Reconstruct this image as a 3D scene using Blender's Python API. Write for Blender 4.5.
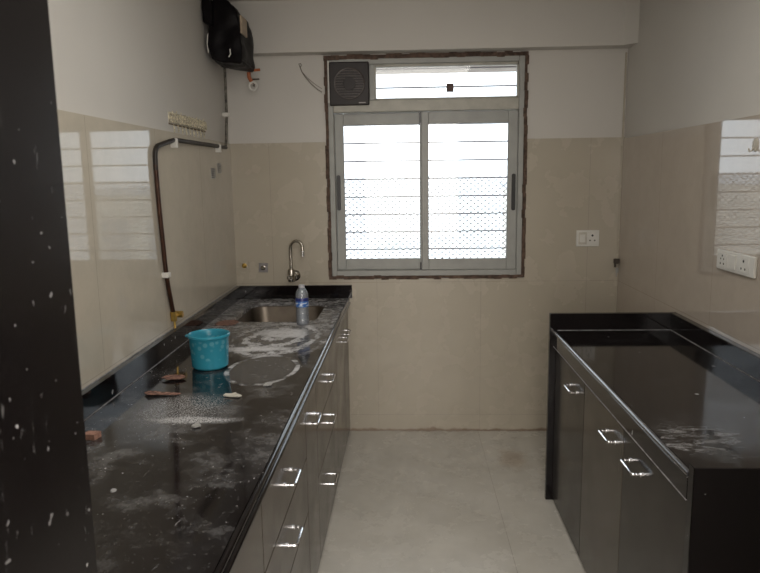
import bpy, bmesh, math, random
from mathutils import Vector, Matrix, noise
S = bpy.context.scene
for o in list(bpy.data.objects): bpy.data.objects.remove(o)
COL = S.collection
PI = math.pi

# ------------------------------------------------------------ camera
F_PX, PITCH, YAW, ROLL, DIST, CAM_H = 680.0, .1591, .0416, -.0145, 3.8985, 1.5
right = Vector((math.cos(YAW), math.sin(YAW), 0)); fwd_h = Vector((-math.sin(YAW), math.cos(YAW), 0)); zz = Vector((0, 0, 1))
fwd = fwd_h * math.cos(PITCH) - zz * math.sin(PITCH); up = fwd_h * math.sin(PITCH) + zz * math.cos(PITCH)
rc = math.cos(ROLL) * right + math.sin(ROLL) * up; uc = -math.sin(ROLL) * right + math.cos(ROLL) * up
cd = bpy.data.cameras.new('camera'); cam = bpy.data.objects.new('camera', cd); COL.objects.link(cam)
m3 = Matrix((rc, uc, -fwd)).transposed()
cam.matrix_world = Matrix.Translation((0, -DIST, CAM_H)) @ m3.to_4x4()
cd.sensor_fit = 'HORIZONTAL'; cd.sensor_width = 36; cd.lens = F_PX / 760 * 36; cd.clip_start = .02; cd.clip_end = 300
cd.dof.use_dof = True; cd.dof.focus_distance = 3.2; cd.dof.aperture_fstop = 9
S.camera = cam

# ------------------------------------------------------------ world, lights, exposure
w = bpy.data.worlds.new('overcast'); S.world = w; w.use_nodes = True
bg = w.node_tree.nodes['Background']; bg.inputs[0].default_value = (.86, .93, 1, 1); bg.inputs[1].default_value = 3.3

def area(name, loc, rot, sx, sy, energy, color, spread=PI):
    l = bpy.data.lights.new(name, 'AREA'); l.shape = 'RECTANGLE'; l.size = sx; l.size_y = sy
    l.energy = energy; l.color = color; l.spread = spread
    o = bpy.data.objects.new(name, l); COL.objects.link(o); o.location = loc; o.rotation_euler = rot
    return o
# daylight of the adjoining room coming through the doorway behind the camera
area('adjoining_room_daylight', (.3, -5.9, 1.6), (PI / 2, 0, 0), 2.2, 1.9, 98, (1, .93, .86))
area('adjoining_room_overhead_area', (.2, -4.9, 2.42), (0, 0, 0), .6, .6, 12, (1, .92, .84))  # unseen overhead area light in the adjoining room, no fixture built
area('kitchen_overhead_fill', (.1, -2.3, 2.42), (0, 0, 0), .9, 1.0, 17, (1, .95, .88))  # soft fill added under the ceiling out of view, no fixture built
pt = area('window_portal', (.106, .2, 1.54), (PI / 2, 0, PI), 1.12, 1.24, 1, (1, 1, 1)); pt.data.cycles.is_portal = True
pt.rotation_euler = (-PI / 2, 0, 0)

S.view_settings.view_transform = 'Standard'; S.view_settings.look = 'None'
S.view_settings.gamma = 1; S.view_settings.use_curve_mapping = False
S.view_settings.exposure = -0.12

# ------------------------------------------------------------ mesh helpers
class MB:
    def __init__(s): s.bm = bmesh.new()
    def box(s, a, b, bev=0, M=None, seg=1):
        r = bmesh.ops.create_cube(s.bm, size=1); vs = r['verts']
        for v in vs: v.co = Vector([(a[i] + b[i]) / 2 + v.co[i] * abs(b[i] - a[i]) for i in range(3)])
        if bev:
            es = list({e for v in vs for e in v.link_edges})
            rr = bmesh.ops.bevel(s.bm, geom=es, offset=bev, segments=seg, affect='EDGES', profile=.5)
            vs = list({v for f in rr['faces'] for v in f.verts} | {v for v in vs if v.is_valid})
        if M is not None: bmesh.ops.transform(s.bm, matrix=M, verts=vs)
        return s
    def tube(s, pts, r, n=8, caps=True, closed=False):
        pts = [Vector(p) for p in pts]; rs = r if isinstance(r, (list, tuple)) else [r] * len(pts); N = len(pts)
        nrm = None; rings = []
        for i, p in enumerate(pts):
            if closed: t = (pts[(i + 1) % N] - pts[i - 1]).normalized()
            else: t = (pts[min(i + 1, N - 1)] - pts[max(i - 1, 0)]).normalized()
            if nrm is None: nrm = t.orthogonal().normalized()
            nrm = (nrm - t * nrm.dot(t)).normalized(); b = t.cross(nrm)
            rings.append([s.bm.verts.new(p + (nrm * math.cos(2 * PI * k / n) + b * math.sin(2 * PI * k / n)) * rs[i]) for k in range(n)])
        for i in range(N if closed else N - 1):
            A, B = rings[i], rings[(i + 1) % N]
            for k in range(n): s.bm.faces.new((A[k], A[(k + 1) % n], B[(k + 1) % n], B[k]))
        if caps and not closed: s.bm.faces.new(rings[0][::-1]); s.bm.faces.new(rings[-1])
        return s
    def lathe(s, prof, c=(0, 0, 0), n=32, M=None):
        rings = []; vs = []
        for r, z in prof:
            if r < 1e-6: v = s.bm.verts.new((c[0], c[1], c[2] + z)); rings.append([v]); vs.append(v)
            else:
                g = [s.bm.verts.new((c[0] + r * math.cos(2 * PI * k / n), c[1] + r * math.sin(2 * PI * k / n), c[2] + z)) for k in range(n)]
                rings.append(g); vs += g
        for A, B in zip(rings, rings[1:]):
            for k in range(n):
                k2 = (k + 1) % n
                if len(A) == 1 and len(B) == 1: continue
                if len(A) == 1: s.bm.faces.new((A[0], B[k2], B[k]))
                elif len(B) == 1: s.bm.faces.new((A[k], A[k2], B[0]))
                else: s.bm.faces.new((A[k], A[k2], B[k2], B[k]))
        if M is not None: bmesh.ops.transform(s.bm, matrix=M, verts=vs)
        return s
    def prism(s, poly, d0, d1, axis='z', M=None):
        # poly in the two other axes; extruded along axis
        def mk(a, b, d): return {'z': (a, b, d), 'y': (a, d, b), 'x': (d, a, b)}[axis]
        A = [s.bm.verts.new(mk(a, b, d0)) for a, b in poly]; B = [s.bm.verts.new(mk(a, b, d1)) for a, b in poly]
        n = len(poly)
        s.bm.faces.new(A); s.bm.faces.new(B[::-1])
        for i in range(n): s.bm.faces.new((A[i], B[i], B[(i + 1) % n], A[(i + 1) % n]))
        if M is not None: bmesh.ops.transform(s.bm, matrix=M, verts=A + B)
        return s
    def build(s, name, mat, parent=None, smooth=False, origin=None):
        bmesh.ops.recalc_face_normals(s.bm, faces=s.bm.faces[:])
        me = bpy.data.meshes.new(name)
        if origin: bmesh.ops.translate(s.bm, vec=-Vector(origin), verts=s.bm.verts[:])
        s.bm.to_mesh(me); s.bm.free(); me.materials.append(mat)
        if smooth:
            for p in me.polygons: p.use_smooth = True
            try: me.set_sharp_from_angle(angle=math.radians(38))
            except Exception: pass
        o = bpy.data.objects.new(name, me); COL.objects.link(o)
        if parent is not None:
            o.parent = parent
        if origin: o.location = origin
        return o
def tag(o, label=None, cat=None, group=None, kind=None):
    if label: o['label'] = label
    if cat: o['category'] = cat
    if group: o['group'] = group
    if kind: o['kind'] = kind
    return o
def thing(name, label, cat, loc=(0, 0, 0), rz=0, group=None):
    o = bpy.data.objects.new(name, None); COL.objects.link(o); o.location = loc; o.rotation_euler = (0, 0, rz)
    o.empty_display_size = .05
    return tag(o, label, cat, group)
def rrect(x0, y0, x1, y1, r, n=8):
    out = []
    for cx, cy, a0 in ((x1 - r, y1 - r, 0), (x0 + r, y1 - r, 90), (x0 + r, y0 + r, 180), (x1 - r, y0 + r, 270)):
        for k in range(n + 1):
            a = math.radians(a0 + 90 * k / n); out.append((cx + r * math.cos(a), cy + r * math.sin(a)))
    return out
def arc_pts(ctrl, rad, n=6):
    # polyline with rounded corners
    P = [Vector(p) for p in ctrl]; out = [P[0]]
    for i in range(1, len(P) - 1):
        a = (P[i - 1] - P[i]); b = (P[i + 1] - P[i]); d = min(rad, a.length * .45, b.length * .45)
        p0 = P[i] + a.normalized() * d; p1 = P[i] + b.normalized() * d
        for k in range(n + 1):
            t = k / n; out.append(p0 * (1 - t) ** 2 + P[i] * 2 * t * (1 - t) + p1 * t * t)
    out.append(P[-1]); return out

# ------------------------------------------------------------ material helpers
class NT:
    def __init__(s, name):
        s.m = bpy.data.materials.new(name); s.m.use_nodes = True; s.t = s.m.node_tree; s.b = s.t.nodes['Principled BSDF']
    def n(s, typ, **kw):
        x = s.t.nodes.new(typ)
        for k, v in kw.items(): setattr(x, k, v)
        return x
    def put(s, sock, v):
        if hasattr(v, 'default_value') or hasattr(v, 'is_linked'): s.t.links.new(v, sock)
        else: sock.default_value = v
    def math(s, op, a, b=0.0, c=0.0, clamp=False):
        x = s.n('ShaderNodeMath', operation=op, use_clamp=clamp); s.put(x.inputs[0], a); s.put(x.inputs[1], b); s.put(x.inputs[2], c)
        return x.outputs[0]
    def pos(s): return s.n('ShaderNodeNewGeometry').outputs['Position']
    def xyz(s):
        x = s.n('ShaderNodeSeparateXYZ'); s.t.links.new(s.pos(), x.inputs[0]); return x.outputs
    def noise(s, scale, detail=4, rough=.55, vec=None, dist=0, out='Fac'):
        x = s.n('ShaderNodeTexNoise'); x.inputs['Scale'].default_value = scale; x.inputs['Detail'].default_value = detail
        x.inputs['Roughness'].default_value = rough; x.inputs['Distortion'].default_value = dist
        s.t.links.new(vec if vec is not None else s.pos(), x.inputs['Vector']); return x.outputs[out]
    def scalevec(s, v3):
        x = s.n('ShaderNodeVectorMath', operation='MULTIPLY'); s.t.links.new(s.pos(), x.inputs[0]); x.inputs[1].default_value = v3; return x.outputs[0]
    def ramp(s, v, a, b, o0=0.0, o1=1.0):
        x = s.n('ShaderNodeMapRange', interpolation_type='SMOOTHSTEP'); s.put(x.inputs[0], v)
        x.inputs[1].default_value = a; x.inputs[2].default_value = b; x.inputs[3].default_value = o0; x.inputs[4].default_value = o1
        return x.outputs[0]
    def mix(s, f, a, b):
        x = s.n('ShaderNodeMix', data_type='RGBA'); s.put(x.inputs[0], f)
        for i, c in ((6, a), (7, b)):
            if isinstance(c, (tuple, list)): c = (*c[:3], 1)
            s.put(x.inputs[i], c)
        return x.outputs[2]
    def col(s, v):
        if isinstance(v, (tuple, list)): v = (*v[:3], 1)
        s.put(s.b.inputs['Base Color'], v)
    def set(s, **kw):
        for k, v in kw.items(): s.put(s.b.inputs[k.replace('_', ' ')], v)
    def bump(s, h, strength=.1, dist=.01):
        x = s.n('ShaderNodeBump'); x.inputs['Strength'].default_value = strength; x.inputs['Distance'].default_value = dist
        s.put(x.inputs['Height'], h); s.t.links.new(x.outputs[0], s.b.inputs['Normal'])
def plain(name, c, rough=.5, metal=0, var=.12, nscale=30, **kw):
    t = NT(name); f = t.noise(nscale)
    f = t.ramp(f, .3, .7)
    t.col(t.mix(f, tuple(x * (1 - var) for x in c), tuple(min(1, x * (1 + var)) for x in c)))
    t.set(Roughness=rough, Metallic=metal, **kw); return t.m

# paint
def paint(name, c):
    t = NT(name)
    big = t.ramp(t.noise(1.3, 3), .35, .65); fine = t.noise(70, 3)
    t.col(t.mix(big, tuple(x * .955 for x in c), c)); t.set(Roughness=.62); t.bump(fine, .06, .002); return t.m
M_PAINT = paint('wall_paint', (.62, .60, .565))
M_CEIL = paint('ceiling_paint', (.60, .585, .55))
def line_mask(t, coord, lines, w):
    out = None
    for l in lines:
        d = t.math('ABSOLUTE', t.math('SUBTRACT', coord, l)); q = t.math('LESS_THAN', d, w)
        out = q if out is None else t.math('MAXIMUM', out, q)
    return out
def tile(name, c, c2, rough, hl, vaxis, vl, spec=.5, grime=True, gw=.0012, tilt=0):
    t = NT(name); X, Y, Z = t.xyz(); v = (X, Y)[vaxis]
    cloth = t.noise(9, 6, .7, dist=.3); f = t.ramp(cloth, .3, .7)
    base = t.mix(f, c, c2)
    st = t.ramp(t.noise(2.6, 5, .7), .55, .8, 0, .10)
    base = t.mix(st, base, tuple(x * .72 for x in c))
    if grime:   # brown dirt line hugging the floor
        g = t.ramp(t.math('ADD', Z, t.math('MULTIPLY', t.noise(11, 4), -.05)), -.022, -.006, 1, 0)
        base = t.mix(t.math('MULTIPLY', g, .7), base, (.16, .09, .05))
    lm = t.math('MAXIMUM', line_mask(t, Z, hl, gw), line_mask(t, v, vl, gw))
    base = t.mix(t.math('MULTIPLY', lm, .55), base, (.24, .20, .16))
    t.col(base); t.set(Roughness=t.ramp(t.noise(6, 4), .3, .7, rough * .92, rough * 1.12)); t.b.inputs['Specular IOR Level'].default_value = spec
    t.b.inputs['IOR'].default_value = 1.55
    h = t.math('SUBTRACT', t.math('MULTIPLY', t.noise(2.2, 1), .15), lm)
    x = t.n('ShaderNodeBump'); x.inputs['Strength'].default_value = .05 if not tilt else .02; x.inputs['Distance'].default_value = .002; t.put(x.inputs['Height'], h if not tilt else t.noise(2.2, 1))
    if tilt:   # these tiles sit a little out of true
        a = t.n('ShaderNodeVectorMath', operation='ADD'); g = t.n('ShaderNodeNewGeometry'); t.t.links.new(g.outputs['Normal'], a.inputs[0]); a.inputs[1].default_value = (0, tilt, 0)
        nn = t.n('ShaderNodeVectorMath', operation='NORMALIZE'); t.t.links.new(a.outputs[0], nn.inputs[0]); t.t.links.new(nn.outputs[0], x.inputs['Normal'])
    t.t.links.new(x.outputs[0], t.b.inputs['Normal']); return t.m
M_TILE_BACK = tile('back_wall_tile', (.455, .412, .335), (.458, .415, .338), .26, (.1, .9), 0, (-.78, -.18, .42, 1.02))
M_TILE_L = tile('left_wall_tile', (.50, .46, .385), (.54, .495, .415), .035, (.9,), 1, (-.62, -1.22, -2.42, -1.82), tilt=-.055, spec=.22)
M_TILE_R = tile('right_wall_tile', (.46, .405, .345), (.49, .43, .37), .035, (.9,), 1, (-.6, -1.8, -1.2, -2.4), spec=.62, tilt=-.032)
# floor
def floor_mat():
    t = NT('vitrified_floor_tile'); X, Y, Z = t.xyz()
    f = t.ramp(t.noise(3, 6, .65), .3, .72)
    c = t.mix(f, (.52, .50, .45), (.62, .60, .55))
    d = t.ramp(t.noise(7, 6, .75, dist=1.2), .60, .74, 0, .45); c = t.mix(d, c, (.33, .30, .25))
    sp = t.ramp(t.noise(34, 3, .6), .70, .78, 0, .6); c = t.mix(sp, c, (.25, .2, .16))
    # a brown stain in the right back corner
    dx = t.math('DIVIDE', t.math('SUBTRACT', X, .57), .10); dy = t.math('DIVIDE', t.math('SUBTRACT', Y, -.42), .17)
    r = t.math('SQRT', t.math('ADD', t.math('MULTIPLY', dx, dx), t.math('MULTIPLY', dy, dy)))
    r = t.math('ADD', r, t.math('MULTIPLY', t.math('SUBTRACT', t.noise(9, 4), .5), 1.6))
    c = t.mix(t.ramp(r, .3, 1.1, .45, 0), c, (.30, .20, .12))
    # grime along the back wall
    g = t.math('ADD', Y, t.math('MULTIPLY', t.math('SUBTRACT', t.noise(12, 4), .5), .06))
    c = t.mix(t.ramp(g, -.03, .0, 0, .7), c, (.22, .13, .07))
    lm = t.math('MAXIMUM', line_mask(t, X, (-.78, -.18 + 5, .41, 1.6), .0013), line_mask(t, Y, (-1.17 - 5, -2.37, -3.57), .0013))
    c = t.mix(t.math('MULTIPLY', lm, .6), c, (.22, .18, .15))
    t.col(c); t.set(Roughness=t.ramp(t.noise(5, 5, .7), .3, .7, .16, .34)); t.b.inputs['IOR'].default_value = 1.5
    return t.m
M_FLOOR = floor_mat()
# granite
def granite(name, kind):
    t = NT(name); X, Y, Z = t.xyz()
    base = t.mix(t.ramp(t.noise(160, 2), .45, .7), (.006, .0045, .005), (.012, .010, .0105))
    rough = .075
    dust = None
    def ell(cx, cy, rx, ry, wob=.6, ns=7):
        dx = t.math('DIVIDE', t.math('SUBTRACT', X, cx), rx); dy = t.math('DIVIDE', t.math('SUBTRACT', Y, cy), ry)
        r = t.math('SQRT', t.math('ADD', t.math('MULTIPLY', dx, dx), t.math('MULTIPLY', dy, dy)))
        return t.math('ADD', r, t.math('MULTIPLY', t.math('SUBTRACT', t.noise(ns, 4, .6), .5), wob))
    def mx(a): 
        nonlocal dust
        dust = a if dust is None else t.math('MAXIMUM', dust, a)
    # stray specks everywhere
    mx(t.ramp(t.noise(62, 2, .5), .74 if kind == 'left' else .775, .80, 0, .6 if kind != 'right' else .4))
    mx(t.ramp(t.noise(26, 1, .4), .80 if kind == 'jamb' else .77, .83, 0, .45))
    if kind == 'left':
        fine = t.noise(300, 2, .6); mid = t.noise(18, 6, .75, dist=1.5)
        # chalky wash around the sink
        z0 = t.ramp(Y, -1.15, -.75, 0, 1)
        mx(t.math('MULTIPLY', z0, t.ramp(mid, .34, .72, .08, .60)))
        # wiped swirl of white powder in front of the sink
        r1 = ell(-.565, -1.0, .20, .33, .9, 6)
        swirl = t.n('ShaderNodeTexWave', wave_type='RINGS', rings_direction='Z')
        mp = t.n('ShaderNodeMapping'); mp.inputs['Location'].default_value = (.585, 1.0 * .65, 0); mp.inputs['Scale'].default_value = (1, .65, 0)
        t.t.links.new(t.pos(), mp.inputs[0]); t.t.links.new(mp.outputs[0], swirl.inputs[0])
        swirl.inputs['Scale'].default_value = 4.2; swirl.inputs['Distortion'].default_value = 7.0; swirl.inputs['Detail'].default_value = 6; swirl.inputs['Detail Scale'].default_value = 1.6; swirl.inputs['Detail Roughness'].default_value = .7
        body = t.ramp(r1, .75, 1.25, 1, 0)
        a = t.math('MULTIPLY', body, t.ramp(swirl.outputs[1], .30, .90, .22, .95))
        mx(t.math('MULTIPLY', a, t.ramp(t.noise(24, 6, .8, dist=1.2), .34, .60, .12, 1)))
        # solid patch
        r2 = ell(-.56, -.92, .14, .10, .9, 12); mx(t.math('MULTIPLY', t.ramp(r2, .5, 1.2, .95, 0), t.ramp(t.noise(50, 4, .7), .3, .5, .5, 1)))
        r3 = ell(-.62, -1.20, .19, .05, 1.1, 10); mx(t.math('MULTIPLY', t.ramp(r3, .4, 1.2, .95, 0), t.ramp(t.noise(50, 4, .7), .3, .55, .35, 1)))
        # thin ring left by a pot
        r4 = ell(-.535, -1.50, .125, .19, .10, 6)
        mx(t.math('MULTIPLY', t.ramp(t.math('ABSOLUTE', t.math('SUBTRACT', r4, 1.0)), .03, .11, .75, 0), t.ramp(t.noise(14, 4), .35, .6, .1, 1)))
        mx(t.math('MULTIPLY', t.ramp(r4, .8, 1.0, .18, .0), mid))
        # crumbs near the mug
        r5 = ell(-.69, -1.93, .16, .18, .8, 8)
        mx(t.math('MULTIPLY', t.ramp(r5, .25, 1.2, .8, 0), t.ramp(t.noise(330, 3, .7), .50, .60, .08, .8)))
        r6 = ell(-.635, -2.03, .15, .035, .7, 9); mx(t.math('MULTIPLY', t.ramp(r6, .4, 1.2, .8, 0), t.ramp(t.noise(200, 3, .7), .42, .58, .25, 1)))
        mx(t.math('MULTIPLY', t.ramp(t.noise(3.5, 3, .6), .45, .65, .15, 1), t.ramp(t.noise(150, 2, .5), .69, .73, 0, .5)))
        # scuffs over the near half
        mx(t.ramp(t.noise(16, 6, .8, vec=t.scalevec((1.6, .8, 1)), dist=2.0), .60, .74, 0, .35))
        mx(t.ramp(t.noise(7, 6, .75), .45, .75, .0, .16))
    elif kind == 'right':
        r = ell(.72, -2.17, .17, .13, 1.1, 12); mx(t.math('MULTIPLY', t.ramp(r, .3, 1.3, .5, 0), t.ramp(t.noise(14, 7, .8, dist=.6, vec=t.scalevec((1, 2.5, 1))), .46, .72)))
        mx(t.ramp(t.noise(8, 6, .75), .5, .8, .0, .05))
    elif kind == 'jamb':
        mx(t.math('MULTIPLY', t.ramp(Z, 1.0, 1.3, 1, .35), t.ramp(t.noise(13, 5, .8, vec=t.scalevec((3.5, 3.5, .8)), dist=.8), .58, .8, 0, .16)))
        mx(t.ramp(t.noise(75, 1, .4), .765, .79, 0, .3))
        mx(t.ramp(t.noise(26, 4, .7, vec=t.scalevec((2, 2, .5)), dist=.6), .66, .76, 0, .22))
    t.col(t.mix(dust, base, (.78, .78, .80)))
    t.set(Roughness=t.math('ADD', t.math('MULTIPLY', dust, .6), rough if kind != 'jamb' else .25, clamp=True)); t.b.inputs['IOR'].default_value = 1.47; t.b.inputs['Specular IOR Level'].default_value = .42
    t.bump(t.noise(1.8, 1), .015, .01)
    return t.m
M_GRAN_L = granite('black_granite_dusty', 'left'); M_GRAN_R = granite('black_granite_glossy', 'right')
M_GRAN = granite('black_granite', 'plain'); M_JAMB = granite('black_granite_scuffed', 'jamb')
def laminate(name, c, rough=.13, spec=.4):
    t = NT(name); g = t.noise(22, 4, .6, vec=t.scalevec((6, 6, .6)))
    cc = t.mix(t.ramp(g, .3, .7), tuple(x * .88 for x in c), tuple(x * 1.1 for x in c))
    sm = t.ramp(t.noise(9, 5, .75), .58, .78, 0, .14); t.col(t.mix(sm, cc, (.30, .28, .25)))
    t.set(Roughness=t.ramp(t.noise(5, 4), .3, .7, rough, rough * 1.9)); t.b.inputs['Specular IOR Level'].default_value = spec; return t.m
M_EDGE = plain('polished_edge_highlight', (.05, .05, .055), .26, 0, **{'Specular_IOR_Level': 1.0, 'Coat_Weight': .8, 'Coat_Roughness': .22})  # polished edge, base lightened beyond the slab to carry its bright highlight
M_LAM = laminate('grey_brown_laminate', (.056, .043, .033)); M_LAM_D = laminate('dark_grey_brown_laminate', (.024, .020, .017), spec=.25); M_LAM_L = laminate('lighter_grey_brown_laminate', (.075, .064, .051), spec=.25)
M_CARC = plain('carcass_board', (.035, .03, .027), .6)
M_CHROME = plain('chrome', (.82, .82, .85), .12, 1, var=.05)
M_STEEL = plain('brushed_steel', (.17, .145, .12), .36, 1, var=.14, nscale=14)
M_NICKEL = plain('aged_chrome', (.46, .43, .38), .22, 1, var=.15)
M_ALU = plain('grey_aluminium', (.345, .352, .335), .42, 0, var=.06, nscale=12)
M_ALU_D = plain('cream_aluminium', (.43, .42, .37), .45, 0, var=.1, nscale=12)
M_BROWN = plain('raw_brown_edging', (.10, .065, .048), .85, var=.45, nscale=45)
M_BLACK = plain('black_plastic', (.012, .011, .012), .32)
M_BAG = plain('black_bag_plastic', (.006, .005, .006), .42, **{'Specular_IOR_Level': .1})
M_FAN = plain('dark_brown_plastic', (.014, .009, .009), .5)
M_FAN_IN = plain('dark_recess', (.006, .005, .005), .7)
M_WHITE = plain('white_plastic', (.72, .71, .67), .3, var=.03)
M_WHITE_D = plain('white_dirty', (.55, .52, .46), .5, var=.1)
M_DARKHOLE = plain('dark_hole', (.01, .01, .01), .6)
M_BRASS = plain('brass', (.62, .42, .12), .35, .9, var=.2)
M_COPPER = plain('brown_sleeved_copper', (.065, .028, .016), .38, .35, var=.4, nscale=14)
M_DARKPIPE = plain('black_pipe', (.022, .017, .014), .45, var=.4)
M_ORANGE = plain('orange_rubber', (.42, .12, .04), .5)
M_TAPE = plain('tan_tape', (.42, .33, .24), .5)
M_GRILLE = plain('painted_steel_bar', (.30, .27, .29), .6)
M_FLAKE = plain('brown_paint_flake', (.24, .13, .10), .8, var=.7, nscale=60)
M_BRICKY = plain('pink_brown_chip', (.36, .20, .15), .8, var=.3, nscale=60)
M_LACE = plain('yellowed_garland', (.58, .53, .40), .8, var=.4, nscale=90)
M_GREYPLATE = plain('grey_sticker_paper', (.36, .36, .35), .6, var=.15, nscale=200)
M_METALD = plain('dull_dark_metal', (.10, .085, .07), .4, .7, var=.3)
def glass_mat(name, tint=(1, 1, 1), ior=1.45):
    t = NT(name); t.t.nodes.remove(t.b)
    out = t.t.nodes['Material Output']; fr = t.n('ShaderNodeFresnel'); fr.inputs[0].default_value = ior
    tr = t.n('ShaderNodeBsdfTransparent'); tr.inputs[0].default_value = (*tint, 1); gl = t.n('ShaderNodeBsdfGlossy'); gl.inputs['Roughness'].default_value = .02
    mx = t.n('ShaderNodeMixShader'); t.t.links.new(fr.outputs[0], mx.inputs[0]); t.t.links.new(tr.outputs[0], mx.inputs[1]); t.t.links.new(gl.outputs[0], mx.inputs[2])
    t.t.links.new(mx.outputs[0], out.inputs[0]); return t.m
M_GLASS = glass_mat('window_glass', (.97, .98, .98))
M_PET = glass_mat('clear_pet', (.86, .89, .92), 1.7)
_t = M_PET.node_tree; _o = _t.nodes['Material Output']; _d = _t.nodes.new('ShaderNodeBsdfDiffuse'); _d.inputs[0].default_value = (.62, .66, .72, 1)
_m = _t.nodes.new('ShaderNodeMixShader'); _m.inputs[0].default_value = .22; _src = _o.inputs[0].links[0].from_socket
_t.links.new(_src, _m.inputs[1]); _t.links.new(_d.outputs[0], _m.inputs[2]); _t.links.new(_m.outputs[0], _o.inputs[0])

# ------------------------------------------------------------ room shell
LWX = lambda y, off=0: -1.008 - .013 * y + off      # left wall runs a hair off square
WR = 1.205; H = 2.44; YN = -3.05; TT = 1.70; WX0, WX1, WZ0, WZ1 = -.438, .649, .937, 2.146
def struct(o): o['kind'] = 'structure'; return o
struct(MB().box((-1.35, -6.2, -.12), (1.6, .15, 0)).build('floor', M_FLOOR))
struct(MB().box((-1.35, -6.2, H), (1.6, .15, H + .12)).build('ceiling', M_CEIL))
b = MB()
b.box((-1.2, 0, 0), (1.4, .15, WZ0)).box((-1.2, 0, WZ1), (1.4, .15, H)).box((-1.2, 0, WZ0), (WX0, .15, WZ1)).box((WX1, 0, WZ0), (1.4, .15, WZ1))
wb = struct(b.build('wall_back', M_PAINT))
b = MB(); t0, t1 = -.008, 0
b.box((-1.0, t0, 0), (WR, t1, WZ0 - .018)).box((-1.0, t0, WZ0 - .018), (WX0 - .018, t1, TT)).box((WX1 + .018, t0, WZ0 - .018), (WR, t1, TT))
b.build('tile_cladding', M_TILE_BACK, wb)
# left wall (slightly rotated prism)
wl = struct(MB().prism([(LWX(.15), .15), (LWX(-6.2), -6.2), (-1.35, -6.2), (-1.35, .15)], 0, H).build('wall_left', M_PAINT))
MB().prism([(LWX(0), -.008), (LWX(0, .009), -.008), (LWX(YN, .009), YN), (LWX(YN), YN)], .0, TT).build('tile_cladding', M_TILE_L, wl)
wr = struct(MB().box((WR, -6.2, 0), (1.6, .15, H)).build('wall_right', M_PAINT))
MB().box((WR - .009, YN, 0), (WR, -.008, TT - .008)).build('tile_cladding', M_TILE_R, wr)
# thin raised plaster lip in the right back corner
struct(MB().box((WR - .018, -.015, 0), (WR - .009, -.008, 2.15), .002).build('trim_1', M_TILE_BACK))
# beam over the window, flaring into the right wall
bz = 2.172
struct(MB().prism([(-1.0, 0), (-1.0, -.10), (WR - .055, -.10), (WR, -.16), (WR, 0)], bz, H).build('trim_2', M_PAINT))
# doorway wall the camera looks through
struct(MB().box((-.98, -3.2, 0), (-.56, YN, H)).build('wall_front', M_PAINT))
struct(MB().box((.56, -3.2, 0), (WR, YN, H)).build('wall_front_right', M_PAINT))
struct(MB().box((-.56, -3.2, 2.12), (.56, YN, H)).build('wall_front_lintel', M_PAINT))
struct(MB().box((-1.0, -6.35, 0), (WR, -6.2, H)).build('wall_rear', M_PAINT))
jm = MB().box((-.56, -3.30, 0), (-.432, YN + .004, 2.12), .003).build('trim_3', M_JAMB); struct(jm)
jm = MB().box((.52, -3.215, 0), (.56, YN + .004, 2.12), .003).build('trim_4', M_JAMB); struct(jm)

# ------------------------------------------------------------ window
win = struct(thing('window_1', None, None, (0, 0, 0)))
random.seed(4)
def rough_strip(x0, z0, x1, z1, mb, n=26):
    hor = abs(x1 - x0) > abs(z1 - z0)
    for i in range(n):
        a, c = i / n, (i + 1) / n; j = random.uniform(-.004, .004); j2 = random.uniform(-.003, .003)
        if hor: mb.box((x0 + (x1 - x0) * a, -.013 + j2, z0 + j), (x0 + (x1 - x0) * c, .02, z1 + j))
        else: mb.box((x0 + j, -.013 + j2, z0 + (z1 - z0) * a), (x1 + j, .02, z0 + (z1 - z0) * c))
b = MB(); e = .018
rough_strip(WX0 - e, WZ1 - .004, WX1 + e, WZ1 + e + .004, b); rough_strip(WX0 - e, WZ0 - e, WX1 + e, WZ0 + .002, b)
rough_strip(WX0 - e, WZ0, WX0 + .002, WZ1, b); rough_strip(WX1 - .002, WZ0, WX1 + e, WZ1, b)
b.build('rough_edging', M_BROWN, win)
fy0, fy1 = -.014, .075; fw = .03
b = MB()
b.box((WX0, fy0, WZ0), (WX0 + fw, fy1, WZ1), .003).box((WX1 - fw, fy0, WZ0), (WX1, fy1, WZ1), .003)
b.box((WX0 + fw, fy0, WZ0), (WX1 - fw, fy1, WZ0 + .032), .003).box((WX0 + fw, fy0, WZ1 - .03), (WX1 - fw, fy1, WZ1), .003)
b.build('outer_frame', M_ALU, win)
MB().box((WX0 + fw, fy0 - .004, 1.860), (WX1 - fw, fy1, 1.924), .004).build('transom', M_ALU_D, win)
MB().box((-.205, fy0 + .004, 1.924), (-.176, fy1, WZ1 - .03), .003).build('mullion', M_ALU, win)
b = MB(); z0, z1 = 1.924, WZ1 - .03
b.box((-.176, .0, z0), (WX1 - fw, .03, z0 + .010), .002).box((-.176, 0, z1 - .016), (WX1 - fw, .03, z1), .002).box((-.176, 0, z0), (-.168, .03, z1)).box((WX1 - fw - .01, 0, z0), (WX1 - fw, .03, z1))
tf = b.build('top_light', M_ALU_D, win)
MB().box((-.170, .012, z0 + .008), (WX1 - fw - .008, .016, z1 - .014)).build('pane', M_GLASS, tf)
tr_ = MB().box((.222, .0105, 1.962), (.262, .0118, 2.008), 0, Matrix.Rotation(0, 4, 'Z')).build('sticker', plain('brown_sticker', (.13, .085, .075), .7), tf)
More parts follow.
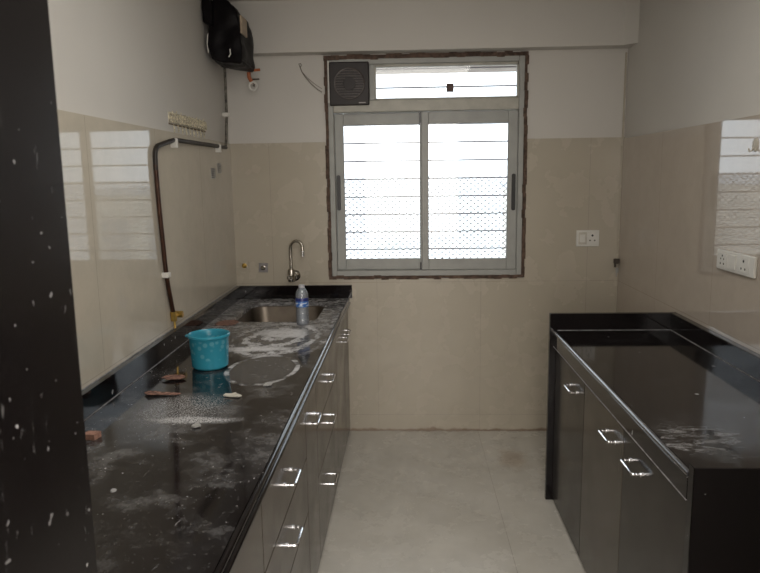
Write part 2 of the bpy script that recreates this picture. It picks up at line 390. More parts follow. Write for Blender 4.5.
def sash(x0, x1, y, lw, rw, nm):
    z0, z1 = WZ0 + .032, 1.858; th = .024
    b = MB(); tp, bt = .066, .064
    b.box((x0, y, z0), (x0 + lw, y + th, z1), .003).box((x1 - rw, y, z0), (x1, y + th, z1), .003)
    b.box((x0 + lw, y, z0), (x1 - rw, y + th, z0 + bt), .003).box((x0 + lw, y, z1 - tp), (x1 - rw, y + th, z1), .003)
    s = b.build(nm, M_ALU, win)
    MB().box((x0 + lw - .004, y + .010, z0 + bt - .004), (x1 - rw + .004, y + .014, z1 - tp + .004)).build('pane', M_GLASS, s)
    return s
sl = sash(WX0 + fw, .100, .032, .050, .028, 'sliding_sash')
sr = sash(.082, WX1 - fw, .000, .040, .055, 'sliding_sash')
def pull(x, y, z0, z1, s):
    tr = MB().prism(rrect(x - .011, z0, x + .011, z1, .009), y - .006, y + .001, 'y').build('pull', M_BLACK, s)
pull(-.392, .032, 1.315, 1.515, sl); pull(.598, .0, 1.305, 1.51, sr)
MB().box((.072, .022, 1.80), (.080, .033, 1.857)).box((.072, .022, .96), (.080, .033, 1.01)).build('brush_seal', M_BLACK, sl)
# security grille outside
gy = .13
gr = thing('window_grille', 'grey painted steel safety grille of level bars and diamond mesh outside the window', 'grille', (0, gy, 0))
b = MB()
zs = [.975 + .103 * k for k in range(12)]
for z in zs: b.tube([(WX0 - .0, 0, z), (WX1 + .0, 0, z)], .0042, 6)
b.build('horizontal_bars', M_GRILLE, gr)
for xx in (WX0 + .001, WX1 - .001): MB().tube([(xx, 0, WZ0 + .005), (xx, 0, WZ1 - .005)], .004, 6).build('upright', M_GRILLE, gr)
b = MB(); mz0, mz1 = WZ0 + .01, 1.50; sp = .042; k = -40
x_lo, x_hi = WX0 + .004, WX1 - .004; slope = .8
while k < 80:
    x = x_lo + k * sp
    for sg in (1, -1):
        # line X = x + t, Z = mz0 + slope*t (sg=1) or mz1 - slope*t
        tmax = (mz1 - mz0) / slope; ta = max(0, x_lo - x); tb = min(tmax, x_hi - x)
        if tb > ta + .005:
            za, zb = (mz0 + slope * ta, mz0 + slope * tb) if sg == 1 else (mz1 - slope * ta, mz1 - slope * tb)
            b.tube([(x + ta, .012, za), (x + tb, .012, zb)], .0027, 4, caps=False)
    k += 1
b.build('diamond_mesh', M_GRILLE, gr)

# exhaust fan in the top left opening
fx, fz, fr_ = -.313, 2.012, .108
fan = thing('exhaust_fan', 'dark brown square exhaust fan with round slatted grille in the upper left window opening', 'fan', (fx, -.014, fz))
MB().box((-.112, -.022, -.116), (.108, .045, .116), .006, seg=2).build('housing', M_FAN, fan)
b = MB()
b.tube([(math.cos(a) * .082, -.025, math.sin(a) * .082) for a in [2 * PI * k / 32 for k in range(32)]], .004, 6, closed=True)
for k in range(-5, 6):
    z = k * .0135; hw = math.sqrt(max(0, .080 ** 2 - z * z)); ci = math.sqrt(max(0, .034 ** 2 - z * z)) if abs(z) < .034 else 0
    if ci:
        b.box((-hw, -.030, z - .0025), (-ci, -.0225, z + .0025)).box((ci, -.030, z - .0025), (hw, -.0225, z + .0025))
    else: b.box((-hw, -.030, z - .0025), (hw, -.0225, z + .0025))
b.build('slat_grille', plain('fan_slats', (.06, .045, .04), .35), fan)
MB().lathe([(0, 0), (.034, 0), (.036, .003), (.034, .008), (0, .009)], M=Matrix.Translation((0, -.0225, 0)) @ Matrix.Rotation(PI / 2, 4, 'X'), n=32).build('hub', M_FAN, fan, smooth=True)
MB().box((.05, -.0235, -.106), (.088, -.0222, -.100)).build('badge', plain('badge_grey', (.3, .28, .28), .4), fan)
# white strip between fan and frame
MB().box((-.121, -.004, -.10), (-.113, .045, .125)).build('side_strip', M_WHITE, fan)

# ------------------------------------------------------------ outside: far blocks seen below the horizon
M_BLD = [plain('block_render_%s' % n, c, .9, var=.06, nscale=1) for n, c in (('cream', (.80, .77, .70)), ('grey', (.72, .75, .78)), ('rose', (.78, .70, .65)))]
M_BWIN = plain('far_window_glass', (.42, .45, .48), .5)
struct(MB().box((-60, 1.5, -12.2), (60, 90, -12)).build('ground', plain('far_ground', (.42, .43, .38), .95, nscale=.3)))
def block(x0, x1, y, zt, mi, label):
    t = thing('apartment_building', label, 'building', ((x0 + x1) / 2, y + 3, -12)); hw = (x1 - x0) / 2
    MB().box((-hw, -3, 0), (hw, 3, zt + 12)).build('wall', M_BLD[mi], t)
    MB().box((-hw - .1, -3.1, zt + 12), (hw + .1, 3.1, zt + 12.25)).build('parapet', M_BLD[1], t)
    n = max(2, int((x1 - x0) / 1.7)); k = 0
    for i in range(n):
        for j in range(3):
            cx = -hw + (i + .5) * 2 * hw / n; cz = zt + 12 - 1.6 - j * 2.9
            MB().box((cx - .5, -3.04, cz - .75), (cx + .5, -2.98, cz + .75)).build('window', M_BWIN, t)
block(-15, -8.6, 14, 1.15, 0, 'cream apartment block with a flat parapet, leftmost beyond the window')
block(-7.6, -3.2, 17, .7, 2, 'rose apartment block standing between the cream and grey blocks beyond the window')
block(-2.2, 3.0, 24, -3.5, 1, 'low grey apartment block straight out beyond the window mesh')
block(4.0, 11, 19, 1.0, 0, 'cream apartment block with a flat parapet, rightmost beyond the window')
struct(MB().box((-.75, .15, 2.150), (.95, .62, 2.25), .006).build('trim_5', plain('weathered_concrete', (.34, .29, .26), .9, nscale=12)))

# ------------------------------------------------------------ left worktop with sink
CT = .811; LX = -.338; NY = -3.045
wt = thing('kitchen_worktop', 'long dusty black granite worktop with the sink and chalky smears, along the left wall', 'worktop', (-.67, -1.5, CT))
def wbuild(mb, name, mat, parent, smooth=False):
    o = mb.build(name, mat, None, smooth); o.parent = parent; o.location = -parent.location; return o
SX0, SX1, SY0, SY1 = -.872, -.452, -.672, -.150
bm = bmesh.new()
outer = [(LWX(-.01, .012), -.010), (LWX(NY, .012), NY), (LX - .010, NY), (LX - .010, -.010)]
inner = rrect(SX0, SY0, SX1, SY1, .085, 8)
def loop(pts, z): return [bm.verts.new((x, y, z)) for x, y in pts]
vo = loop(outer, CT); vi = loop(inner, CT)
es = [bm.edges.new((v[i], v[(i + 1) % len(v)])) for v in (vo, vi) for i in range(len(v))]
bmesh.ops.triangle_fill(bm, edges=es, use_beauty=True)
# remove faces inside the hole (if any)
for f in [f for f in bm.faces if SX0 + .02 < f.calc_center_median().x < SX1 - .02 and SY0 + .02 < f.calc_center_median().y < SY1 - .02 and all(v in vi for v in f.verts)]: bm.faces.remove(f)
r = bmesh.ops.extrude_face_region(bm, geom=bm.faces[:])
bmesh.ops.translate(bm, vec=(0, 0, -.02), verts=[g for g in r['geom'] if isinstance(g, bmesh.types.BMVert)])
mb = MB(); mb.bm.free(); mb.bm = bm; wbuild(mb, 'slab', M_GRAN_L, wt)
# double bullnose front edge
def nose(poly_fn, y0, y1):
    return MB().prism(poly_fn, y0, y1, 'y')
def bull(xc, z0, z1, r, n=6, sgn=1):
    zc = (z0 + z1) / 2; hr = (z1 - z0) / 2
    return [(xc + sgn * r * math.sin(PI * k / n), zc + hr * math.cos(PI * k / n)) for k in range(n + 1)]
b = MB().prism([(LX - .012, CT - .0)] + bull(LX - .010, CT - .020, CT, .010) + [(LX - .012, CT - .02)], NY, -.012, 'y')
b.prism([(LX - .016, CT - .022)] + bull(LX - .006, CT - .042, CT - .022, .010) + [(LX - .016, CT - .042)], NY, -.012, 'y')
wbuild(b, 'front_edge', M_GRAN, wt, True)
SPH = .076
b = MB().prism([(LWX(-.03, .0095), -.030), (LWX(-.03, .034), -.030), (LWX(NY, .034), NY), (LWX(NY, .0095), NY)], CT + .0005, CT + SPH)
wbuild(b, 'side_backsplash', M_GRAN, wt)
wbuild(MB().box((LWX(0, .0095), -.030, CT + .0005), (LX + .014, -.0085, CT + SPH), .0015), 'back_backsplash', M_GRAN, wt)

M_SEAL = plain('chalky_joint', (.26, .26, .27), .8, var=.4, nscale=50)
wbuild(MB().prism([(LWX(-.034, .034), -.034), (LWX(-.034, .0365), -.034), (LWX(NY, .0365), NY), (LWX(NY, .034), NY)], CT, CT + .0022), 'joint_line', M_SEAL, wt)
wbuild(MB().prism([(LWX(-.03, .0095), -.030), (LWX(-.03, .013), -.0305), (LWX(NY, .013), NY), (LWX(NY, .0095), NY)], CT + SPH, CT + SPH + .002), 'joint_line', M_SEAL, wt)

# sink
sk = thing('kitchen_sink', 'stainless steel sink bowl with rounded corners set into the left granite worktop', 'sink', ((SX0 + SX1) / 2, (SY0 + SY1) / 2, CT - .20))
b = MB(); rings = []
cx, cy = sk.location.x, sk.location.y
prof = [(-.012, -.0205, .09), (.0, -.0205, .085), (.004, -.026, .083), (.012, -.15, .075), (.03, -.185, .065), (.07, -.197, .05), (.14, -.2, .04)]
for ins, z, rad in prof:
    pts = rrect(SX0 + ins - cx, SY0 + ins - cy, SX1 - ins - cx, SY1 - ins - cy, rad, 8)
    rings.append([b.bm.verts.new((x, y, z + .2)) for x, y in pts])
for A, B in zip(rings, rings[1:]):
    for k in range(len(A)): b.bm.faces.new((A[k], A[(k + 1) % len(A)], B[(k + 1) % len(A)], B[k]))
b.bm.faces.new(rings[-1])
b.build('bowl', M_STEEL, sk, smooth=True)
MB().lathe([(.0, .0035), (.018, .003), (.022, .005), (.040, .004), (.042, .0)], n=28).build('drain', M_CHROME, sk, smooth=True)

# ------------------------------------------------------------ cabinets
def handle_bm(L=.102, P=.028):
    # bail handle along local y, sticking out in +x
    b = MB(); h = L / 2
    b.tube(arc_pts([(-.001, -h, 0), (P, -h, 0), (P, h, 0), (-.001, h, 0)], .008, 4), .0042, 8)
    for s_ in (-1, 1):
        b.tube([(-.0005, s_ * h, 0), (.004, s_ * h, 0)], .008, 10); b.tube([(P * .48, s_ * h, 0), (P * .60, s_ * h, 0)], .0058, 10)
    return b
hproto = None
def handle(parent, lx, ly, lz, sgn=1):
    global hproto
    if hproto is None:
        o = handle_bm().build('handle', M_CHROME, parent, smooth=True); hproto = o
    else:
        o = hproto.copy(); COL.objects.link(o); o.parent = parent
    o.location = (lx, ly, lz)
    o.rotation_euler = (0, 0, 0 if sgn > 0 else PI)
    return o
FT = .018
def cabinet(name, label, cat, xf, xb, y0, y1, ztop, fronts, mats, sgn, group=None):
    """xf front plane, xb back; y0<y1; fronts: (kind, ya, yb, za, zb, hy, hz, mat)"""
    cy = (y0 + y1) / 2; t = thing(name, label, cat, ((xf + xb) / 2, cy, 0), group=group); ox, oy = t.location.x, t.location.y
    xi = xf - sgn * FT
    a, c = sorted((xi - sgn * .001, xb)); th = .016
    b = MB()
    b.box((a - ox, y0 + .001 - oy, .0), (c - ox, y0 + th - oy, ztop)).box((a - ox, y1 - th - oy, .0), (c - ox, y1 - .001 - oy, ztop))
    b.box((a - ox, y0 + th - oy, .07), (c - ox, y1 - th - oy, .07 + th))
    xk = xi - sgn * .03; k0, k1 = sorted((xk, xk - sgn * .012)); b.box((k0 - ox, y0 + th - oy, 0), (k1 - ox, y1 - th - oy, .07))
    r0, r1 = sorted((xb, xb + sgn * .008)); b.box((r0 - ox, y0 + th - oy, .07 + th), (r1 - ox, y1 - th - oy, ztop))
    b.build('body', M_CARC, t)
    for kind, ya, yb, za, zb, hy, hz, m in fronts:
        p0, p1 = sorted((xi, xf)); fcx, fcy, fcz = (p0 + p1) / 2, (ya + yb) / 2, (za + zb) / 2
        f = MB().box((p0 - fcx, ya + .0022 - fcy, za + .002 - fcz), (p1 - fcx, yb - .0022 - fcy, zb - .002 - fcz), .0012).build(kind, m, t)
        f.location = (fcx - ox, fcy - oy, fcz)
        handle(f, xf - fcx, hy - fcy, hz - fcz, sgn)
    return t
XF = -.352; ZT = CT - .043; XB = -.955
cabinet('sink_cabinet', 'grey brown two door cabinet under the sink, against the back wall', 'cabinet', XF, XB, -.70, -.012, CT - .225 + .0 if False else ZT, [
    ('door', -.275, -.012, .012, ZT, -.185, .645, M_LAM), ('door', -.70, -.275, .012, ZT, -.36, .645, M_LAM)], None, 1)
def drawers(y0, y1, label, ms=(M_LAM, M_LAM, M_LAM)):
    c = (y0 + y1) / 2 - .0
    return cabinet('drawer_cabinet', label, 'cabinet', XF, XB, y0, y1, ZT, [
        ('drawer', y0, y1, .555, ZT, c, .645, ms[0]), ('drawer', y0, y1, .355, .555, c, .461, ms[1]), ('drawer', y0, y1, .012, .355, c, .182, ms[2])], None, 1, 'drawer units under the left worktop')
drawers(-1.43, -.70, 'grey brown three drawer cabinet next to the sink cabinet, nearer the window')
cabinet('narrow_cabinet', 'narrow grey brown one door cabinet between the two drawer cabinets', 'cabinet', XF, XB, -1.70, -1.43, ZT, [('door', -1.70, -1.43, .012, ZT, -1.552, .64, M_LAM)], None, 1)
drawers(-2.40, -1.70, 'grey brown three drawer cabinet on the viewer side of the narrow left cabinet', (M_LAM, M_LAM, M_LAM))
cabinet('end_cabinet', 'plain grey brown cabinet at the near end of the left worktop, beside the black jamb', 'cabinet', XF, XB, -3.035, -2.40, ZT, [('door', -3.035, -2.40, .012, ZT, -2.93, .645, M_LAM)], None, 1)

# ------------------------------------------------------------ right worktop and cabinets
RX = .648; RY0, RY1 = -2.385, -.890; RS = 1.167
rw_ = thing('kitchen_worktop', 'short glossy black granite worktop with raised rim along the right wall', 'worktop', (.93, -1.64, CT))
wbuild(MB().box((RX + .010, RY0 + .018, CT - .02), (WR - .010, RY1 + .0, CT)), 'slab', M_GRAN_R, rw_)
b = MB().prism([(RX + .012, CT)] + bull(RX + .010, CT - .016, CT, .010, sgn=-1) + [(RX + .012, CT - .016)], RY0 + .018, RY1, 'y')
wbuild(b, 'front_edge', M_EDGE, rw_, True)
wbuild(MB().box((RX + .004, RY0 + .018, CT - .072), (RX + .022, RY1, CT - .0165), .001), 'fascia', M_GRAN, rw_)
wbuild(MB().box((RS, RY0 + .018, CT + .0005), (WR - .0095, RY1 - .0, CT + SPH), .0015), 'side_backsplash', M_GRAN, rw_)
wbuild(MB().box((RS - .0028, RY0 + .03, CT), (RS - .0002, RY1 - .0002, CT + .0022)), 'joint_line', M_SEAL, rw_)
wbuild(MB().box((RX + .02, RY1 - .0032, CT), (RS - .003, RY1 - .0008, CT + .0022)), 'joint_line', M_SEAL, rw_)
wbuild(MB().box((RX + .0025, RY0 + .018, CT - .0738), (RX + .006, RY1, CT - .0722)), 'joint_line', M_SEAL, rw_)
ep = thing('granite_end_panel', 'thin black granite panel closing the far end of the right cabinets, facing the window', 'end panel', (.93, -.88, 0))
MB().box((-.295, -.0085, 0), (WR - .0095 - .93, .0165, CT + SPH), .0015).build('slab', M_GRAN, ep)
ep = thing('granite_end_panel', 'black granite panel closing the near end of the right cabinets, facing the viewer', 'end panel', (.93, -2.385, 0))
MB().box((-.278, -.014, 0), (WR - .0095 - .93, .016, CT + .021), .002).build('slab', M_GRAN, ep)
RXF = .664; RZT = CT - .076
cabinet('base_cabinet', 'dark grey brown one door cabinet at the far end of the right run', 'cabinet', RXF, 1.19, -1.395, -.892, RZT, [('door', -1.395, -.892, .012, RZT, -1.235, .65, M_LAM_D)], None, -1)
cabinet('base_cabinet', 'two door cabinet at the near end of the right run with one lighter door', 'cabinet', RXF, 1.19, -2.362, -1.395, RZT, [
    ('door', -1.865, -1.395, .012, RZT, -1.745, .65, M_LAM_L), ('door', -2.362, -1.865, .012, RZT, -1.985, .65, M_LAM_D)], None, -1)

# ------------------------------------------------------------ faucet on the back wall
fc = thing('faucet', 'tall chrome swan neck tap on the back wall above the sink', 'tap', (-.668, -.0085, .945))
Ry = Matrix.Rotation(PI / 2, 4, 'X')
MB().lathe([(0, 0), (.033, 0), (.033, .004), (.026, .012), (.018, .016), (.018, .03), (0, .03)], M=Matrix.Translation((.012, 0, 0)) @ Ry, n=28).build('wall_flange', M_NICKEL, fc, smooth=True)
MB().lathe([(0, -.03), (.020, -.03), (.021, -.02), (.021, .025), (.019, .04), (.012, .046), (0, .046)], c=(0, -.045, 0), n=24).tube([(0, -.02, 0), (0, -.045, 0)], .014, 14).build('valve_body', M_NICKEL, fc, smooth=True)
neck = [(0, -.045, .04), (0, -.045, .12)] + [(.036 - .036 * math.cos(a), -.045 - .02 * a / PI * 1.0, .165 + .040 * math.sin(a)) for a in [PI * k / 12 for k in range(13)]] + [(.072, -.066, .145)]
MB().tube(neck, .0085, 12).build('swan_neck', M_NICKEL, fc, smooth=True)
MB().tube([(.072, -.066, .150), (.072, -.066, .118)], .0105, 14).build('nozzle', M_CHROME, fc, smooth=True)
MB().tube([(-.004, -.066, .0), (-.004, -.088, .0)], .015, 16).tube([(-.004, -.085, 0), (.018, -.092, -.004)], .005, 8).build('knob', M_NICKEL, fc, smooth=True)
# blanked outlets left of the tap
def outlet(x, z, s_, mat, label, mat2, rot=0):
    t = thing('wall_outlet_cover', label, 'cover plate', (x, -.0082, z))
    p = MB().box((-s_, -.006, -s_), (s_, 0, s_), .0015, Matrix.Rotation(rot, 4, 'Y')).build('plate', mat, t)
    MB().lathe([(0, 0), (.014, 0), (.014, .006), (.009, .008), (.006, .012), (0, .012)], M=Matrix.Translation((0, -.0055, 0)) @ Ry, n=20).build('plug', mat2, t, smooth=True)
outlet(-.948, 1.005, .024, M_TILE_BACK, 'small beige square plate with a brass plug in the left back corner', M_BRASS)
outlet(-.838, .992, .027, plain('silver_plate', (.33, .32, .33), .3, .6), 'small silver square plate with a round plug beside the tap', M_NICKEL, .05)

# ------------------------------------------------------------ sockets
def socket_back():
    t = thing('wall_socket', 'white switch and three pin socket plate on the back wall right of the window', 'socket', (1.018, -.0082, 1.143))
    MB().box((-.064, -.009, -.046), (.064, 0, .046), .003, seg=2).build('plate', M_WHITE, t)
    MB().box((-.052, -.011, -.034), (-.006, -.0085, .034), .001).build('module', M_WHITE_D, t)
    MB().box((-.044, -.0135, -.022), (-.016, -.010, .022), .001).build('rocker_switch', M_WHITE, t)
    s = MB().box((-.002, -.011, -.034), (.054, -.0085, .034), .001).build('socket_face', M_WHITE, t)
    b = MB()
    for x, z, r in ((.025, .016, .0062), (.012, -.012, .0045), (.038, -.012, .0045)): b.tube([(x, -.0095, z), (x, -.0117, z)], r, 12)
    b.build('pin_holes', M_DARKHOLE, s)
socket_back()
def socket_right():
    t = thing('wall_socket', 'long white plate with two sockets and a switch on the right wall above the rim', 'socket', (WR - .0092, -1.385, 1.175))
    # local: y along wall, x into room negative
    MB().box((-.011, -.155, -.037), (0, .130, .037), .003, seg=2).build('plate', M_WHITE, t)
    for y0, y1, nm in ((.045, .115, 'socket_face'), (-.025, .030, 'rocker_switch'), (-.12, -.045, 'socket_face')):
        s = MB().box((-.0145 if 'rocker' in nm else -.0125, y0, -.027), (-.0105, y1, .027), .001).build(nm, M_WHITE, t)
        if 'socket' in nm:
            c = (y0 + y1) / 2; b = MB()
            H_ = ((0, .014, .0052), (.014, -.013, .0042), (-.014, -.013, .0042)) if y0 < 0 else ((0, .016, .004), (.012, .004, .0034), (-.012, .004, .0034), (.013, -.014, .004), (-.013, -.014, .004))
            for yy, z, r in H_: b.tube([(-.0118, c + yy, z), (-.0131, c + yy, z)], r, 12)
            b.build('pin_holes', M_DARKHOLE, s)
socket_right()
hk = thing('wall_hook', 'small pearly adhesive hook high on the right wall tiles', 'hook', (WR - .0092, -1.47, 1.592))
MB().lathe([(0, 0), (.018, 0), (.016, .004), (.008, .007), (0, .008)], M=Matrix.Rotation(-PI / 2, 4, 'Y') @ Matrix.Scale(1.35, 4, (1, 0, 0)), n=20).build('pad', M_WHITE_D, hk, smooth=True)
MB().tube([(-.006, 0, -.006), (-.012, 0, -.02), (-.02, 0, -.022), (-.024, 0, -.012)], .003, 8).build('hook_prong', M_WHITE_D, hk, smooth=True)
# small tap in right back corner
tp = thing('wall_tap', 'little dark metal angle valve in the right back corner above the worktop', 'valve', (1.183, -.024, 1.010))
MB().box((-.020, -.016, -.010), (.012, 0, .018), .003).build('body', M_METALD, tp)
MB().tube([(-.012, -.010, -.008), (-.012, -.010, -.03)], .006, 10).build('outlet_spout', M_METALD, tp)
MB().box((-.008, -.012, -.062), (.008, -.006, -.034), .001).tube([(-.002, -.009, -.06), (-.002, -.009, -.085)], .0028, 6).build('hanging_tag', M_GREYPLATE, tp)

# ------------------------------------------------------------ gas pipe on the left wall
gp = thing('gas_pipe', 'dark sleeved copper gas pipe clipped along the left wall, bending down to a brass valve', 'pipe', (-1.0, -1.0, 0))
def gbuild(mb, name, mat, parent=gp, smooth=True):
    o = mb.build(name, mat, None, smooth); o.parent = parent; o.location = -parent.location; return o
def lw(y, z, off=.022): return (LWX(y, off), y, z)
path = arc_pts([lw(-.10, 2.10), lw(-.11, 1.85), lw(-.15, 1.70), lw(-.17, 1.675)], .02)
gbuild(MB().tube(path, .0075, 8), 'riser', plain('mottled_riser', (.13, .12, .10), .6, var=.7, nscale=60))
path = arc_pts([lw(-.16, 1.672), lw(-.30, 1.672), lw(-1.03, 1.668), lw(-1.265, 1.628), lw(-1.268, 1.54)], .045)
gbuild(MB().tube(path, .0095, 10), 'top_run', M_DARKPIPE)
path = arc_pts([lw(-1.268, 1.56), lw(-1.262, 1.42), lw(-1.228, 1.12), lw(-1.20, 1.03), lw(-1.175, .96)], .08)
gbuild(MB().tube(path, .0092, 10), 'drop_pipe', M_COPPER)
for (y, z, hor) in ((-1.03, 1.660, 1), (-.32, 1.667, 1), (-1.228, 1.125, 0), (-.11, 1.85, 0)):
    c = Vector(lw(y, z, .018))
    if hor: mbx = MB().box(c + Vector((-.016, -.010, -.026)), c + Vector((.018, .010, .014)), .003)
    else: mbx = MB().box(c + Vector((-.016, -.017, -.011)), c + Vector((.018, .017, .011)), .003)
    gbuild(mbx, 'clip', M_WHITE, smooth=False)
vl = MB().tube([lw(-1.175, .965, .022), lw(-1.168, .925, .022)], .0125, 14).tube([lw(-1.165, .940, .022), lw(-1.13, .942, .022)], .009, 12)
vo_ = gbuild(vl, 'valve', M_BRASS)
gbuild(MB().tube([lw(-1.125, .943, .010), lw(-1.125, .943, .045)], .014, 8), 'valve_knob', M_BRASS)
gbuild(MB().tube([lw(-1.166, .93, .022), lw(-1.164, .893, .022)], .005, 8), 'outlet_nipple', M_BRASS)

# black wrapped gas meter in the top left corner
gm = thing('gas_meter', 'bulky black plastic wrapped gas meter hanging in the top left corner above the pipe', 'meter', (-.895, -.28, 2.06))
def wrapped(poly, y0, y1, seed, amp=.008):
    """rounded, creased bag around a box given by its outline in x-z"""
    b = MB().prism(poly, y0, y1, 'y'); bm = b.bm
    bmesh.ops.recalc_face_normals(bm, faces=bm.faces[:])
    bmesh.ops.bevel(bm, geom=bm.edges[:], offset=.014, segments=3, affect='EDGES', profile=.6)
    bmesh.ops.triangulate(bm, faces=bm.faces[:])
    for _ in range(3): 
        long = [e for e in bm.edges if e.calc_length() > .022]
        if not long: break
        bmesh.ops.subdivide_edges(bm, edges=long, cuts=1); bmesh.ops.triangulate(bm, faces=[f for f in bm.faces if len(f.verts) > 3])
    bm.normal_update()
    for v in bm.verts:
        n_ = noise.noise(v.co * 14 + Vector((seed, 0, 0))) + .5 * abs(noise.noise(v.co * 38)) - .2
        v.co += v.normal * n_ * amp
    return b
poly = [(-.075, .03), (-.02, .012), (.075, .008), (.085, .03), (.085, .19), (.06, .262), (.01, .32), (-.04, .33), (-.07, .30), (-.086, .09)]
wrapped(poly, -.15, .14, 3.3, .013).build('wrapped_body', M_BAG, gm, smooth=True)
wrapped([(-.10, .20), (-.05, .18), (-.045, .31), (-.10, .31)], -.175, -.11, 8.1, .006).build('wrapped_flap', M_BAG, gm, smooth=True)
MB().tube([(-.035, -.08, .30), (-.03, -.08, .378)], [.033, .03], 12).build('inlet_pipe', M_DARKPIPE, gm, smooth=True)
MB().box((.080, -.146, .150), (.0905, -.035, .235), .002, Matrix.Rotation(-.0, 4, 'Y')).build('tape_patch', M_TAPE, gm)
MB().tube([(-.080, -.152, .15), (-.085, -.154, .10), (-.080, -.153, .06)], .0028, 6).build('tape_edge_highlight', M_WHITE, gm, smooth=True)  # white tape slivers that draw in highlights along the bag edges
MB().tube([(.028, -.156, .075), (.03, -.158, .05), (.02, -.156, .038)], .0035, 6).build('tape_edge_highlight', M_WHITE, gm, smooth=True)
ho = thing('outlet_valve', 'orange rubber elbow and white ring hanging beneath the black wrapped meter', 'valve', (-.850, -.12, 2.015))
MB().tube(arc_pts([(0, 0, .055), (0, 0, .03), (.012, .02, .002)], .02), .010, 10).build('elbow', M_ORANGE, ho, smooth=True)
MB().tube([(.028, .0, .065), (.062, .0, .068)], .007, 8).build('side_nozzle', M_ORANGE, ho, smooth=True)
ringm = MB().tube([(.018 + .021 * math.cos(a), .01, -.016 + .021 * math.sin(a)) for a in [2 * PI * k / 20 for k in range(20)]], .0062, 8, closed=True).build('ring', M_WHITE, ho, smooth=True)
MB().tube([(.012, .018, .004), (.026, .014, -.004), (.020, .014, -.018)], .0055, 8).tube([(.0, .02, .02), (.045, .05, .026)], .004, 6).build('hook_pin', M_METALD, ho, smooth=True)

# garland / lace strip on the left wall
ga = thing('lace_garland', 'short frayed yellowed strip of beaded lace stuck to the left wall above the pipe', 'garland', (LWX(-.75), -.75, 1.758))
gz = lambda y: .0
b = MB().box((.0, -.27, -.026), (.004, .26, -.020)); b.build('cord', plain('cord_brown', (.14, .10, .05), .8), ga)
random.seed(7); b = MB()
for i in range(15):
    y = -.255 + i * .036
    b.tube([(.006, y + .017 * math.cos(a), .004 + .020 * math.sin(a)) for a in [2 * PI * k / 10 for k in range(10)]], .0042, 5, closed=True)
    b.lathe([(0, -.006), (.006, 0), (0, .006)], c=(.007, y, .004), n=6)
b.build('rosettes', M_LACE, ga, smooth=True)
b = MB()
for i in range(9):
    y = -.21 + i * .054; dz = random.uniform(-.006, .004)
    b.tube([(.004, y, -.022), (.006, y + .006, -.042 + dz), (.008, y - .004, -.052 + dz)], .0026, 5)
    b.tube([(.004, y - .01, .022), (.006, y + random.uniform(-.01, .01), .036 + dz)], .002, 5)
tag(b.build('tassels', M_LACE, ga, smooth=True), kind='stuff')
MB().box((.0, -.275, -.02), (.006, -.262, .026)).build('end_tab', M_WHITE_D, ga)

# stickers near the corner
for i, (y, z, lb) in enumerate(((-.40, 1.533, 'small grey printed sticker low on the left wall tiles, nearer the viewer of the pair'), (-.275, 1.56, 'pale grey printed sticker on the left wall tiles, closer to the corner'))):
    st = thing('sticker', lb, 'sticker', (LWX(y, .0093), y, z), group=None)
    MB().box((0, -.040, -.027), (.0012, .040, .027)).build('paper', M_GREYPLATE if i == 0 else plain('pale_sticker', (.44, .43, .40), .6), st)
    b = MB(); random.seed(i)
    for k in range(5): b.box((.0011, -.034, .020 - k * .0105), (.0016, -.034 + random.uniform(.03, .066), .0235 - k * .0105))
    b.build('print_lines', plain('print_%d' % i, (.16, .15, .15), .6), st)
# loose wire beside the fan
wi = MB().tube([(-.590, -.004, 2.118), (-.588, -.014, 2.112), (-.578, -.012, 2.085), (-.560, -.012, 2.055), (-.53, -.012, 2.02), (-.49, -.010, 1.985), (-.468, -.016, 1.972)], .0022, 6)
wi.tube([(-.595, -.004, 2.125), (-.583, -.012, 2.128), (-.577, -.012, 2.118), (-.588, -.01, 2.105)], .0018, 6)
wi.tube([(-.578, -.016, 2.085), (-.548, -.02, 2.05), (-.50, -.018, 2.01), (-.468, -.018, 1.99)], .0015, 6)
tag(wi.build('loose_wire', plain('grey_wire', (.20, .18, .15), .6), None, True), 'thin loose wire on the back wall running to the exhaust fan', 'wire')

# ------------------------------------------------------------ things on the left worktop
def mug_mat():
    t = NT('teal_plastic'); X, Y, Z = t.xyz()
    v = t.n('ShaderNodeTexVoronoi'); v.inputs['Scale'].default_value = 46; t.t.links.new(t.pos(), v.inputs['Vector'])
    d = t.ramp(v.outputs['Distance'], .28, .5, 1, 0)
    band = t.math('MULTIPLY', t.ramp(Z, CT + .035, CT + .045), t.ramp(Z, CT + .108, CT + .114, 1, 0))
    t.col(t.mix(t.math('MULTIPLY', t.math('MULTIPLY', d, band), .5), (.045, .36, .50), (.28, .62, .72)))
    t.set(Roughness=.25); t.b.inputs['Transmission Weight'].default_value = .25; t.b.inputs['Subsurface Weight'].default_value = .0
    return t.m
mg = thing('bathroom_mug', 'teal blue plastic tub with a rim and flower pattern, standing on the dusty worktop', 'tub', (-.738, -1.468, CT))
M_TEAL = mug_mat()
MB().lathe([(0, .002), (.060, .002), (.0665, .009), (.0725, .115), (.0745, .118), (.0775, .120), (.0775, .127), (.0745, .1295), (.0725, .127), (.070, .118), (.064, .012), (0, .008)], n=48).build('tub_body', M_TEAL, mg, smooth=True)
MB().box((-.084, -.018, .118), (-.072, .002, .126), .002).build('rim_tab', M_TEAL, mg)

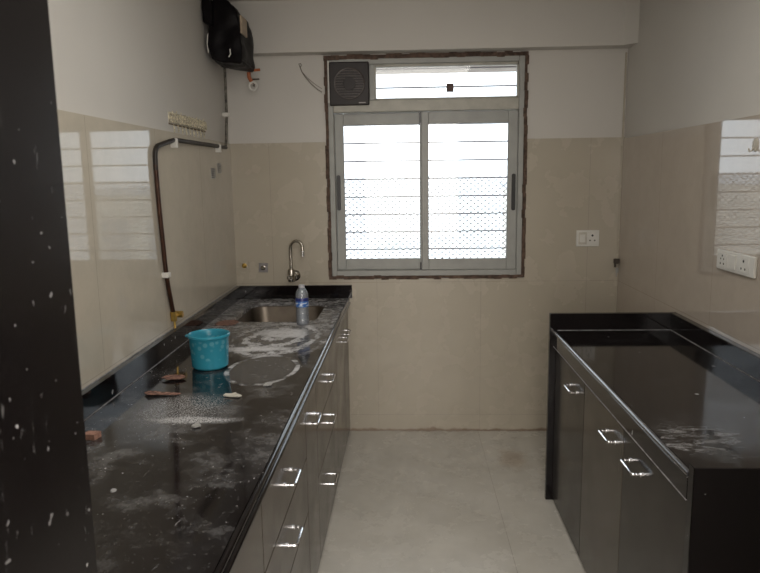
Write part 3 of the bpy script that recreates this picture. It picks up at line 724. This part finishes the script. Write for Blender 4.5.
bt = thing('water_bottle', 'small clear plastic water bottle with a blue label, standing at the sink edge', 'bottle', (-.502, -.745, CT + .0004))
MB().lathe([(0, .004), (.020, .0), (.027, .003), (.030, .012), (.030, .03), (.0285, .034), (.030, .038), (.030, .062), (.0285, .066), (.030, .07), (.030, .148), (.027, .160), (.020, .172), (.0135, .180), (.0135, .192), (.0115, .192), (.0115, .180), (.018, .171), (.025, .158), (.028, .146), (.028, .014), (.02, .006), (0, .008)], n=28).build('clear_body', M_PET, bt, smooth=True)
def lab():
    t = NT('blue_bottle_label'); X, Y, Z = t.xyz()
    z = t.math('SUBTRACT', Z, CT)
    c = t.mix(t.ramp(z, .117, .119), (.05, .16, .48), (.02, .03, .16))
    wv = t.ramp(t.noise(60, 2, vec=t.scalevec((1, 1, 1.6))), .5, .54, 0, 1); m_ = t.math('MULTIPLY', wv, t.math('MULTIPLY', t.ramp(z, .094, .096), t.ramp(z, .112, .114, 1, 0)))
    t.col(t.mix(m_, c, (.62, .70, .82))); t.set(Roughness=.3); return t.m
MB().lathe([(.0302, .090), (.0306, .091), (.0306, .132), (.0302, .133)], n=28).build('label_band', lab(), bt, smooth=True)
MB().lathe([(0, .180), (.0145, .180), (.0145, .191), (.0135, .1935), (0, .1935)], n=20).build('cap', plain('clear_grey_cap', (.42, .43, .47), .3), bt, smooth=True)

random.seed(11)
def flake(cx, cy, pts, h, mat, name, label, cat, curl=.006, rz=0):
    """irregular curled chip: outline pts (local), thickness h"""
    t = MB(); n = len(pts)
    def zc(x, y, k): return .001 + curl * (abs(math.sin(x * 60 + k)) * .6 + .4 * abs(math.sin(y * 90 + k)))
    top = [t.bm.verts.new((x, y, zc(x, y, 1) + h)) for x, y in pts]; bot = [t.bm.verts.new((x, y, zc(x, y, 1) - (.001 if h < .01 else zc(x, y, 1)))) for k, (x, y) in enumerate(pts)]
    ct_ = t.bm.verts.new((0, 0, curl * .5 + h)); cb = t.bm.verts.new((0, 0, curl * .3))
    for i in range(n):
        j = (i + 1) % n
        t.bm.faces.new((ct_, top[i], top[j])); t.bm.faces.new((cb, bot[j], bot[i])); t.bm.faces.new((top[i], bot[i], bot[j], top[j]))
    o = t.build(name, mat); o.location = (cx, cy, CT + .0003); o.rotation_euler = (0, 0, rz); return tag(o, label, cat)
flake(-.822, -1.625, [(-.04, -.012), (-.012, -.03), (.03, -.022), (.042, .004), (.02, .026), (-.01, .03), (-.03, .012)], .0012, M_FLAKE, 'paint_flake', 'curled brown paint flake on the worktop left of the teal tub', 'flake', .012)
flake(-.800, -1.800, [(-.062, .004), (-.04, -.022), (.0, -.014), (.05, -.018), (.062, -.006), (.03, .008), (-.01, .012), (-.03, .022), (-.055, .024)], .0012, M_FLAKE, 'paint_flake', 'long ragged brown paint flake on the worktop, nearer than the curled one', 'flake', .008)
flake(-.855, -2.17, [(-.03, -.012), (.008, -.018), (.014, .012), (-.024, .018)], .012, M_BRICKY, 'brick_chip', 'pinkish chip of brick at the near left of the worktop beside the jamb', 'chip', .003)
flake(-.872, -.70, [(-.055, -.05), (.0, -.062), (.04, -.05), (.046, .02), (.02, .06), (-.03, .052), (-.058, .02)], .002, M_FLAKE, 'paint_flake', 'flat reddish brown flake on the worktop beside the sink, behind the teal tub', 'flake', .003)
flake(-.565, -1.815, [(-.03, -.006), (-.008, -.014), (.022, -.02), (.03, -.006), (.012, .004), (.004, .02), (-.008, .008), (-.026, .010)], .003, M_WHITE_D, 'paper_scrap', 'small torn white scrap lying in the middle of the left worktop', 'scrap', .005)
flake(-.60, -2.09, [(-.012, -.004), (.0, -.01), (.014, .0), (.004, .012), (-.01, .008)], .004, M_GREYPLATE, 'paint_flake', 'tiny grey crumb on the left worktop, nearer than the white scrap', 'flake', .004)
flake(-.475, -1.70, [(-.014, -.012), (.0, -.016), (.012, -.008), (.014, .008), (.0, .016), (-.01, .010)], .003, M_GREYPLATE, 'paint_flake', 'tiny grey flake near the front edge of the left worktop', 'flake', .004)
